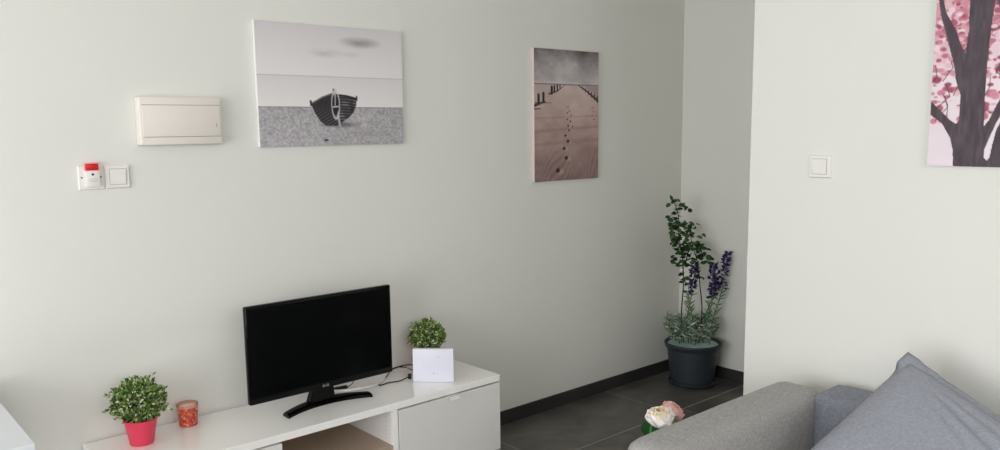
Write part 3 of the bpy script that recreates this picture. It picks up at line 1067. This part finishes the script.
# flower stalks: (stem points, flower section start v, end v)
stalks = [
    ([(690, 342), (689, 320), (692, 300), (695, 275), (696, 262)], 288, 258, .03),
    ([(697, 342), (693, 318), (689, 300), (688, 280)], 292, 270, -.02),
    ([(703, 343), (707, 318), (712, 295), (711, 272), (713, 262)], 296, 262, -.02),
    ([(709, 343), (714, 318), (722, 290), (725, 265), (727, 252)], 292, 252, .01),
    ([(706, 343), (708, 316), (716, 292), (718, 272)], 290, 266, .04),
]
for pts, f0, f1, d in stalks:
    bm = bmesh.new()
    P = [px3(u, v, d) for u, v in pts]
    tube(bm, P, 0.0038, 0.0022, n=7, sub=5)
    st = obj('flower_stalk', bm, M['lav_stem'], t, smooth=True)
    pth = catmull(P, 10)
    fl, lf = bmesh.new(), bmesh.new()
    for p in pth:
        vpx = 341 - (p.z - .251) / S
        if f1 - 1 <= vpx <= f0:
            k = (f0 - vpx) / (f0 - f1)
            if mnoise.noise(p * 60) < -.25:
                continue
            for q in range(int(9 - 4 * k)):
                az = rs.uniform(0, 2 * PI)
                dd = Vector((math.cos(az), math.sin(az), rs.uniform(-.2, .8))).normalized()
                leaf(fl, p + dd * rs.uniform(.002, .020 * (1.1 - .6 * k)), dd, rnd_dir(), rs.uniform(.015, .026), rs.uniform(.014, .020), bend=.4, rows=2)
        elif 278 < vpx < 322:
            for q in range(2):
                az = rs.uniform(0, 2 * PI)
                dd = Vector((math.cos(az), math.sin(az), rs.uniform(.3, 1.2))).normalized()
                leaf(lf, p, dd, rnd_dir(), rs.uniform(.03, .055), rs.uniform(.006, .010), bend=.3, rows=3)
    obj('purple_flowers', fl, M['lav'], st, recalc=False)
    obj('narrow_leaves', lf, M['lav_leaf'], st, recalc=False)
# grey-green sprigs round the base
bm = bmesh.new()
for k in range(70):
    az = rs.uniform(0, 2 * PI)
    r = 0.13 * math.sqrt(rs.random())
    p0 = Vector((r * math.cos(az), r * math.sin(az), .251))
    tip = p0 * 1.0 + Vector((math.cos(az) * .08 * rs.random(), math.sin(az) * .08 * rs.random(), 0))
    tip.z = .251 + rs.uniform(.09, .165)
    for i in range(11):
        f = .42 + .58 * i / 10
        p = p0.lerp(tip, f)
        for q in range(2):
            a2 = rs.uniform(0, 2 * PI)
            dd = Vector((math.cos(a2), math.sin(a2), rs.uniform(-.1, .9))).normalized()
            leaf(bm, p, dd, rnd_dir(), rs.uniform(.024, .044), rs.uniform(.006, .010), bend=.3, rows=2)
obj('base_sprigs', bm, M['sage'], t, recalc=False)
for k in range(16):
    az = 2 * PI * k / 16
    r = rs.uniform(.03, .11)
    q = Vector((r * math.cos(az), r * math.sin(az), .246))
    bm = bmesh.new()
    tube(bm, [q, q + Vector((0, 0, .03)), q * 1.02 + Vector((0, 0, .09))], .0030, .002, n=6, sub=3)
    obj('sprig_stem', bm, M['branch'], t)

# ------------------------------------------------------------------ white table at the left
t = thing('side_table', 'white table with its corner at the bottom left edge of the photo', 'table', (-0.558, 2.337, 0))
TWd, TDp, TZ = 0.984, 0.72, 0.74
obj('table_top', boxbm(0, TWd, 0, TDp, TZ - 0.045, TZ, bev=0.002), M['table'], t)
for x in (0.02, TWd - 0.07):
    for y in (0.02, TDp - 0.07):
        obj('leg', boxbm(x, x + 0.05, y, y + 0.05, 0.0005, TZ - 0.045, bev=0.002), M['table'], t)

# ------------------------------------------------------------------ sofa
t = thing('sofa', 'grey woven fabric sofa with rounded arm in front of right wall', 'sofa', (1.84, 1.525, 0))
# local: x toward the wall, y negative along the sofa


def soft_box(bm, x0, x1, y0, y1, z0, z1, bev, puff=0.0, seg=4, cuts=10, amp=0.0, seed=0.0):
    r = bmesh.ops.create_cube(bm, size=1)
    bmesh.ops.subdivide_edges(bm, edges=list(set(e for v in r['verts'] for e in v.link_edges)), cuts=cuts, use_grid_fill=True)
    cx, cy, cz = (x0 + x1) / 2, (y0 + y1) / 2, (z0 + z1) / 2
    hx, hy, hz = (x1 - x0) / 2, (y1 - y0) / 2, (z1 - z0) / 2
    for v in bm.verts:
        q = Vector((v.co.x * 2, v.co.y * 2, v.co.z * 2))
        # denser towards the edges
        q = Vector([math.copysign(1 - (1 - abs(c)) ** 1.6, c) for c in q])
        p = Vector((q.x * hx, q.y * hy, q.z * hz))
        inner = Vector((max(-hx + bev, min(hx - bev, p.x)), max(-hy + bev, min(hy - bev, p.y)), max(-hz + bev, min(hz - bev, p.z))))
        d = p - inner
        if d.length > 1e-6:
            p = inner + d.normalized() * bev
        if puff:
            p.x += puff * q.x * abs(q.x) * (1 - q.y ** 2) * (1 - q.z ** 2)
            p.y += puff * q.y * abs(q.y) * (1 - q.x ** 2) * (1 - q.z ** 2)
            p.z += puff * q.z * abs(q.z) * (1 - q.y ** 2) * (1 - q.x ** 2)
        w = Vector((cx, cy, cz)) + p
        if amp:
            w += (p.normalized()) * amp * mnoise.noise(w * 5 + Vector((seed, seed, 0)))
        v.co = w


for y0, nm in ((-0.170, 'arm'), (-1.97, 'arm')):
    bm = bmesh.new()
    soft_box(bm, -0.022, 0.882, y0, y0 + 0.178, 0.07, 0.611, 0.042, puff=0.008, cuts=14, amp=0.003, seed=y0)
    obj(nm, bm, M['sofa'], t, smooth=True)
bm = bmesh.new()
soft_box(bm, 0.83, 1.005, -1.80, -0.172, 0.07, 0.575, 0.04, cuts=14)
obj('back_frame', bm, M['sofa'], t, smooth=True)
for k in range(2):
    ya = -0.150 - (k + 1) * 0.83
    bm = bmesh.new()
    soft_box(bm, 0.80, 0.99, ya, ya + 0.826, 0.36, 0.606, 0.030, puff=0.010, cuts=12, amp=0.004, seed=k + 3.)
    obj('back_cushion', bm, M['sofa_blue'], t, smooth=True)
    bm = bmesh.new()
    ya2 = -0.178 - (k + 1) * 0.807
    soft_box(bm, 0.0, 0.86, ya2, ya2 + 0.805, 0.22, 0.375, 0.04, puff=0.01, cuts=12, amp=0.003, seed=k + 6.)
    obj('seat_cushion', bm, M['sofa'], t, smooth=True)
obj('seat_base', boxbm(0.02, 0.90, -1.79, -0.18, 0.07, 0.225, bev=0.01), M['sofa'], t)
for x in (0.06, 0.86):
    for y in (-0.10, -1.88):
        bm = bmesh.new()
        lathe(bm, [(0.014, 0.0005), (0.022, 0.078)], n=16, cx=x, cy=y)
        obj('leg', bm, M['leg'], t, smooth='auto')

# ------------------------------------------------------------------ scatter cushion
A0 = Vector((2.606, 1.032, 0.799))
e1 = Vector((-.29, .152, -.252)).normalized()
e2 = Vector((-.02, -.265, -.085))
e2 = (e2 - e1 * e2.dot(e1)).normalized()
nn = e1.cross(e2)
if nn.x > 0:
    nn = -nn
PS = 0.50
N = 64
t = thing('scatter_cushion', 'large pale grey scatter cushion leaning cornerwise on the sofa back', 'cushion', A0)


def cushion_bm(side):
    bm = bmesh.new()
    vs = []
    for i in range(N + 1):
        rw = []
        for j in range(N + 1):
            u, v = -1 + 2 * i / N, -1 + 2 * j / N
            h = ((1 - abs(u) ** 2.6) * (1 - abs(v) ** 2.6))
            th = 0.072 * max(0, h) ** 0.55
            # sides pulled in between the corners
            pin = 0.004
            rc = 1 - .03 * (u * v) ** 8
            uu = u * (1 - pin * (1 - v * v)) * rc
            vv = v * (1 - pin * (1 - u * u)) * rc
            p = e1 * (uu + 1) * PS / 2 + e2 * (vv + 1) * PS / 2
            wr = mnoise.noise(Vector((u * 1.6, v * 1.6, side * 3.1))) * 0.010 * max(0, h) ** .5
            # creases running in from the upper right edge
            cr = 0.0
            if side > 0:
                fade = max(0.0, min(1.0, (v + .6) / .5))
                for (c, wd, am, sl) in ((-.83, .030, .007, .08), (-.68, .045, .010, .20), (-.50, .040, .005, .32)):
                    q = (u - c) - sl * (v - .1)
                    cr += am * fade * (math.exp(-((q - 1.6 * wd) / wd) ** 2) * .5 - math.exp(-(q / wd) ** 2))
                cr *= min(1, (u + 1) * 8)
            p = p + nn * side * (th + wr) + nn * cr
            rw.append(bm.verts.new(p))
        vs.append(rw)
    for i in range(N):
        for j in range(N):
            bm.faces.new((vs[i][j], vs[i + 1][j], vs[i + 1][j + 1], vs[i][j + 1]))
    return bm


bm = cushion_bm(1)
tmp = bpy.data.meshes.new('tmp')
b2 = cushion_bm(-1)
b2.to_mesh(tmp)
b2.free()
bm.from_mesh(tmp)
bpy.data.meshes.remove(tmp)
bmesh.ops.remove_doubles(bm, verts=bm.verts, dist=0.0008)
obj('cushion_body', bm, M['pillow'], t, smooth=True)
# flat hem standing out round the edge
bm = bmesh.new()
rings = []
HW = 0.020
loop = [(u, -1) for u in np.linspace(-1, 1, 41)[:-1]] + [(1, v) for v in np.linspace(-1, 1, 41)[:-1]] + [(-u, 1) for u in np.linspace(-1, 1, 41)[:-1]] + [(-1, -v) for v in np.linspace(-1, 1, 41)[:-1]]
for k in range(4):
    f = k / 3
    rw = []
    for idx, (u, v) in enumerate(loop):
        uu = u * (1 - 0.004 * (1 - v * v))
        vv = v * (1 - 0.004 * (1 - u * u))
        p = e1 * (uu + 1) * PS / 2 + e2 * (vv + 1) * PS / 2
        out = Vector((0, 0, 0))
        if abs(u) > .999:
            out += e1 * math.copysign(1, u)
        if abs(v) > .999:
            out += e2 * math.copysign(1, v)
        lo = (abs(u) > .999) + (abs(v) > .999)
        corner = math.exp(-(((u + 1) ** 2 + (v + 1) ** 2) / .03))
        q = p - out * 0.016 * (1 - f) + out * HW * (1 + .35 * corner) * f
        wv = 0.008 * mnoise.noise(Vector((u * 5, v * 5, 2.0))) * f
        back = -0.035 * f * f if (v < -.98 and u > -.9) else -0.006 * f
        rw.append(bm.verts.new(q + nn * (wv + back)))
    rings.append(rw)
for a, c in zip(rings, rings[1:]):
    for k in range(len(loop)):
        bm.faces.new((a[k], a[(k + 1) % len(loop)], c[(k + 1) % len(loop)], c[k]))
o = obj('hem', bm, M['pillow'], t, smooth=True)
sm = o.modifiers.new('thickness', 'SOLIDIFY')
sm.thickness = 0.004

# ------------------------------------------------------------------ peonies behind the sofa arm


def petal(bm, c, R, az, half, th0, th1, r, flare, ruffle, rs, n=8):
    """a petal lying on a ball of radius r, from polar angle th0 (near the stem) up to th1"""
    rows = []
    ph = rs.uniform(0, 6)
    for i in range(n + 1):
        f = i / n
        rw = []
        for j in range(n + 1):
            g = -1 + 2 * j / n
            th = th0 + (th1 - th0) * f * (1 - .16 * g * g * f)
            fi = az + g * half * (1 - .25 * f ** 4)
            rad = r * (1 + flare * f ** 3 + .05 * abs(g) ** 2 * f) + R * ruffle * f * f * math.sin(g * 6 + ph) * .6
            rw.append(bm.verts.new(c + Vector((rad * math.sin(th) * math.cos(fi), rad * math.sin(th) * math.sin(fi), rad * math.cos(th) * .82))))
        rows.append(rw)
    for i in range(n):
        for j in range(n):
            bm.faces.new((rows[i][j], rows[i + 1][j], rows[i + 1][j + 1], rows[i][j + 1]))


def peony(parent, name, c, R, outer, inner, seed, lean=(0, 0)):
    rs = random.Random(seed)
    bo, bi = bmesh.new(), bmesh.new()
    o0 = Vector((0, 0, 0))
    for k, half, th1, r, fl in ((6, .68, 1.25, .92, .22), (6, .66, 1.02, .86, .16), (6, .62, .80, .80, .12)):
        for q in range(k):
            petal(bo, o0, R, 2 * PI * (q + rs.uniform(-.15, .15)) / k + r * 9, half, 2.9, th1 + rs.uniform(-.1, .1), R * r, fl, .07, rs)
    for k, half, th1, r, fl in ((7, .50, .66, .76, .10), (6, .5, .50, .68, .10), (5, .5, .34, .60, .12), (4, .6, .16, .50, .14)):
        for q in range(k):
            petal(bi, o0, R, 2 * PI * (q + rs.uniform(-.2, .2)) / k + r * 7, half, 2.4, th1 + rs.uniform(-.1, .1), R * r, fl, .10, rs)
    bmesh.ops.create_icosphere(bi, subdivisions=3, radius=R * .44)
    rot = Matrix.Rotation(lean[0], 4, RV) @ Matrix.Rotation(lean[1], 4, FV)
    res = None
    for bm, m, nm in ((bo, outer, name), (bi, inner, 'inner_petals')):
        bmesh.ops.transform(bm, matrix=Matrix.Translation(c) @ rot, verts=bm.verts)
        o = obj(nm, bm, m, parent if res is None else res, smooth=True, recalc=False)
        s = o.modifiers.new('thickness', 'SOLIDIFY')
        s.thickness = 0.0008
        res = res or o
    return res


vx, vy = 2.36, 1.775
t = thing('flower_vase', 'cream and pink peonies with green leaves standing behind the sofa arm', 'flowers', (vx, vy, 0))
bm = bmesh.new()
lathe(bm, [(0.045, 0.0005), (0.052, 0.004), (0.062, 0.10), (0.050, 0.20), (0.030, 0.27), (0.034, 0.30), (0.031, 0.30), (0.027, 0.268), (0.045, 0.19)], n=40, cap1=False)
obj('vase', bm, M['vase'], t, smooth='auto')
cream = Vector((-0.042, 0.000, 0.490))
pinkc = Vector((0.064, 0.025, 0.481))
o = peony(t, 'cream_flower', cream, 0.0465, M['petal_w'], M['petal_c'], 4, (.30, -.10))
o['label'] = 'cream white peony head'
o = peony(t, 'pink_flower', pinkc, 0.041, M['petal_p'], M['petal_p'], 9, (.25, .5))
o['label'] = 'pink peony head'
bm = bmesh.new()
tube(bm, [(0, 0, .08), (-.005, 0, .3), cream * .5 + Vector((0, 0, .2)), cream + Vector((0, 0, -.03))], .003, n=7)
tube(bm, [(0.01, 0, .08), (.01, 0, .3), (pinkc.x * .7, pinkc.y * .7, .39), pinkc + Vector((0, 0, -.022))], .003, n=7)
obj('stems', bm, M['lav_stem'], t, smooth=True)
bm = bmesh.new()
for u, v, L, Wd, dr, nr in ((-.066, .475, .075, .055, (-.12, 0, -1), (-.3, -1, .4)), (-.050, .470, .075, .05, (.15, 0, -1), (.1, -1, .4)), (-.035, .452, .085, .035, (1, -.1, .12), (0, -.6, 1)),
                            (-.040, .44, .07, .04, (.3, 0, -1), (0, -1, .3)), (.04, .44, .06, .04, (.2, .2, -1), (0, -.8, .4))):
    d = RV * dr[0] + FV * dr[1] + Vector((0, 0, dr[2]))
    nv = RV * nr[0] + FV * nr[1] + Vector((0, 0, nr[2]))
    leaf(bm, RV * u + FV * -.01 + Vector((0, 0, v)), d, nv, L, Wd, bend=.2, rows=6)
obj('leaves', bm, M['peony_leaf'], t, smooth=True, recalc=False)

# ------------------------------------------------------------------ camera
yaw, pitch, roll = 0.71853, -0.13940, -0.012183
f = Vector((math.sin(yaw) * math.cos(pitch), math.cos(yaw) * math.cos(pitch), math.sin(pitch)))
r0 = Vector((math.cos(yaw), -math.sin(yaw), 0))
u0 = r0.cross(f)
r = r0 * math.cos(roll) + u0 * math.sin(roll)
u = -r0 * math.sin(roll) + u0 * math.cos(roll)
cam = bpy.data.cameras.new('camera')
co = bpy.data.objects.new('camera', cam)
COL.objects.link(co)
co.matrix_world = Matrix(((r.x, u.x, -f.x, 0), (r.y, u.y, -f.y, 0), (r.z, u.z, -f.z, 1.541), (0, 0, 0, 1)))
cam.sensor_width = 36
cam.lens = 36 * 817.31 / 1000
cam.shift_y = 0.0177
cam.clip_start = 0.05
SC.camera = co

# ------------------------------------------------------------------ daylight and added fill


def window_light(name, loc, rot, sx, sy, power, col):
    l = bpy.data.lights.new(name, 'AREA')
    l.shape = 'RECTANGLE'
    l.size, l.size_y = sx, sy
    l.energy = power
    l.color = col
    o = bpy.data.objects.new(name, l)
    COL.objects.link(o)
    o.location = loc
    o.rotation_euler = rot
    return o


window_light('daylight_window', (XL - W - 0.02, (WIN1[0] + WIN1[1]) / 2, (WIN1[2] + WIN1[3]) / 2), (0, -PI / 2, 0), WIN1[3] - WIN1[2], WIN1[1] - WIN1[0], 154, (0.99, 0.985, 0.99))
window_light('back_fill_light', ((FILL_WIN[0] + FILL_WIN[1]) / 2, YK - W - 0.02, (FILL_WIN[2] + FILL_WIN[3]) / 2), (PI / 2, 0, 0), FILL_WIN[1] - FILL_WIN[0], FILL_WIN[3] - FILL_WIN[2], 56, (0.985, 0.985, 0.992))  # added fill lamp for the television wall, no known window here

wd = bpy.data.worlds.new('world')
SC.world = wd
wd.use_nodes = True
bg = wd.node_tree.nodes['Background']
bg.inputs['Color'].default_value = (0.72, 0.84, 1.0, 1)
bg.inputs['Strength'].default_value = 1.0

SC.view_settings.view_transform = 'Standard'
SC.view_settings.look = 'None'
SC.view_settings.gamma = 1
SC.view_settings.use_curve_mapping = False
SC.view_settings.exposure = 0.05
SC.cycles.max_bounces = 10
SC.cycles.diffuse_bounces = 6
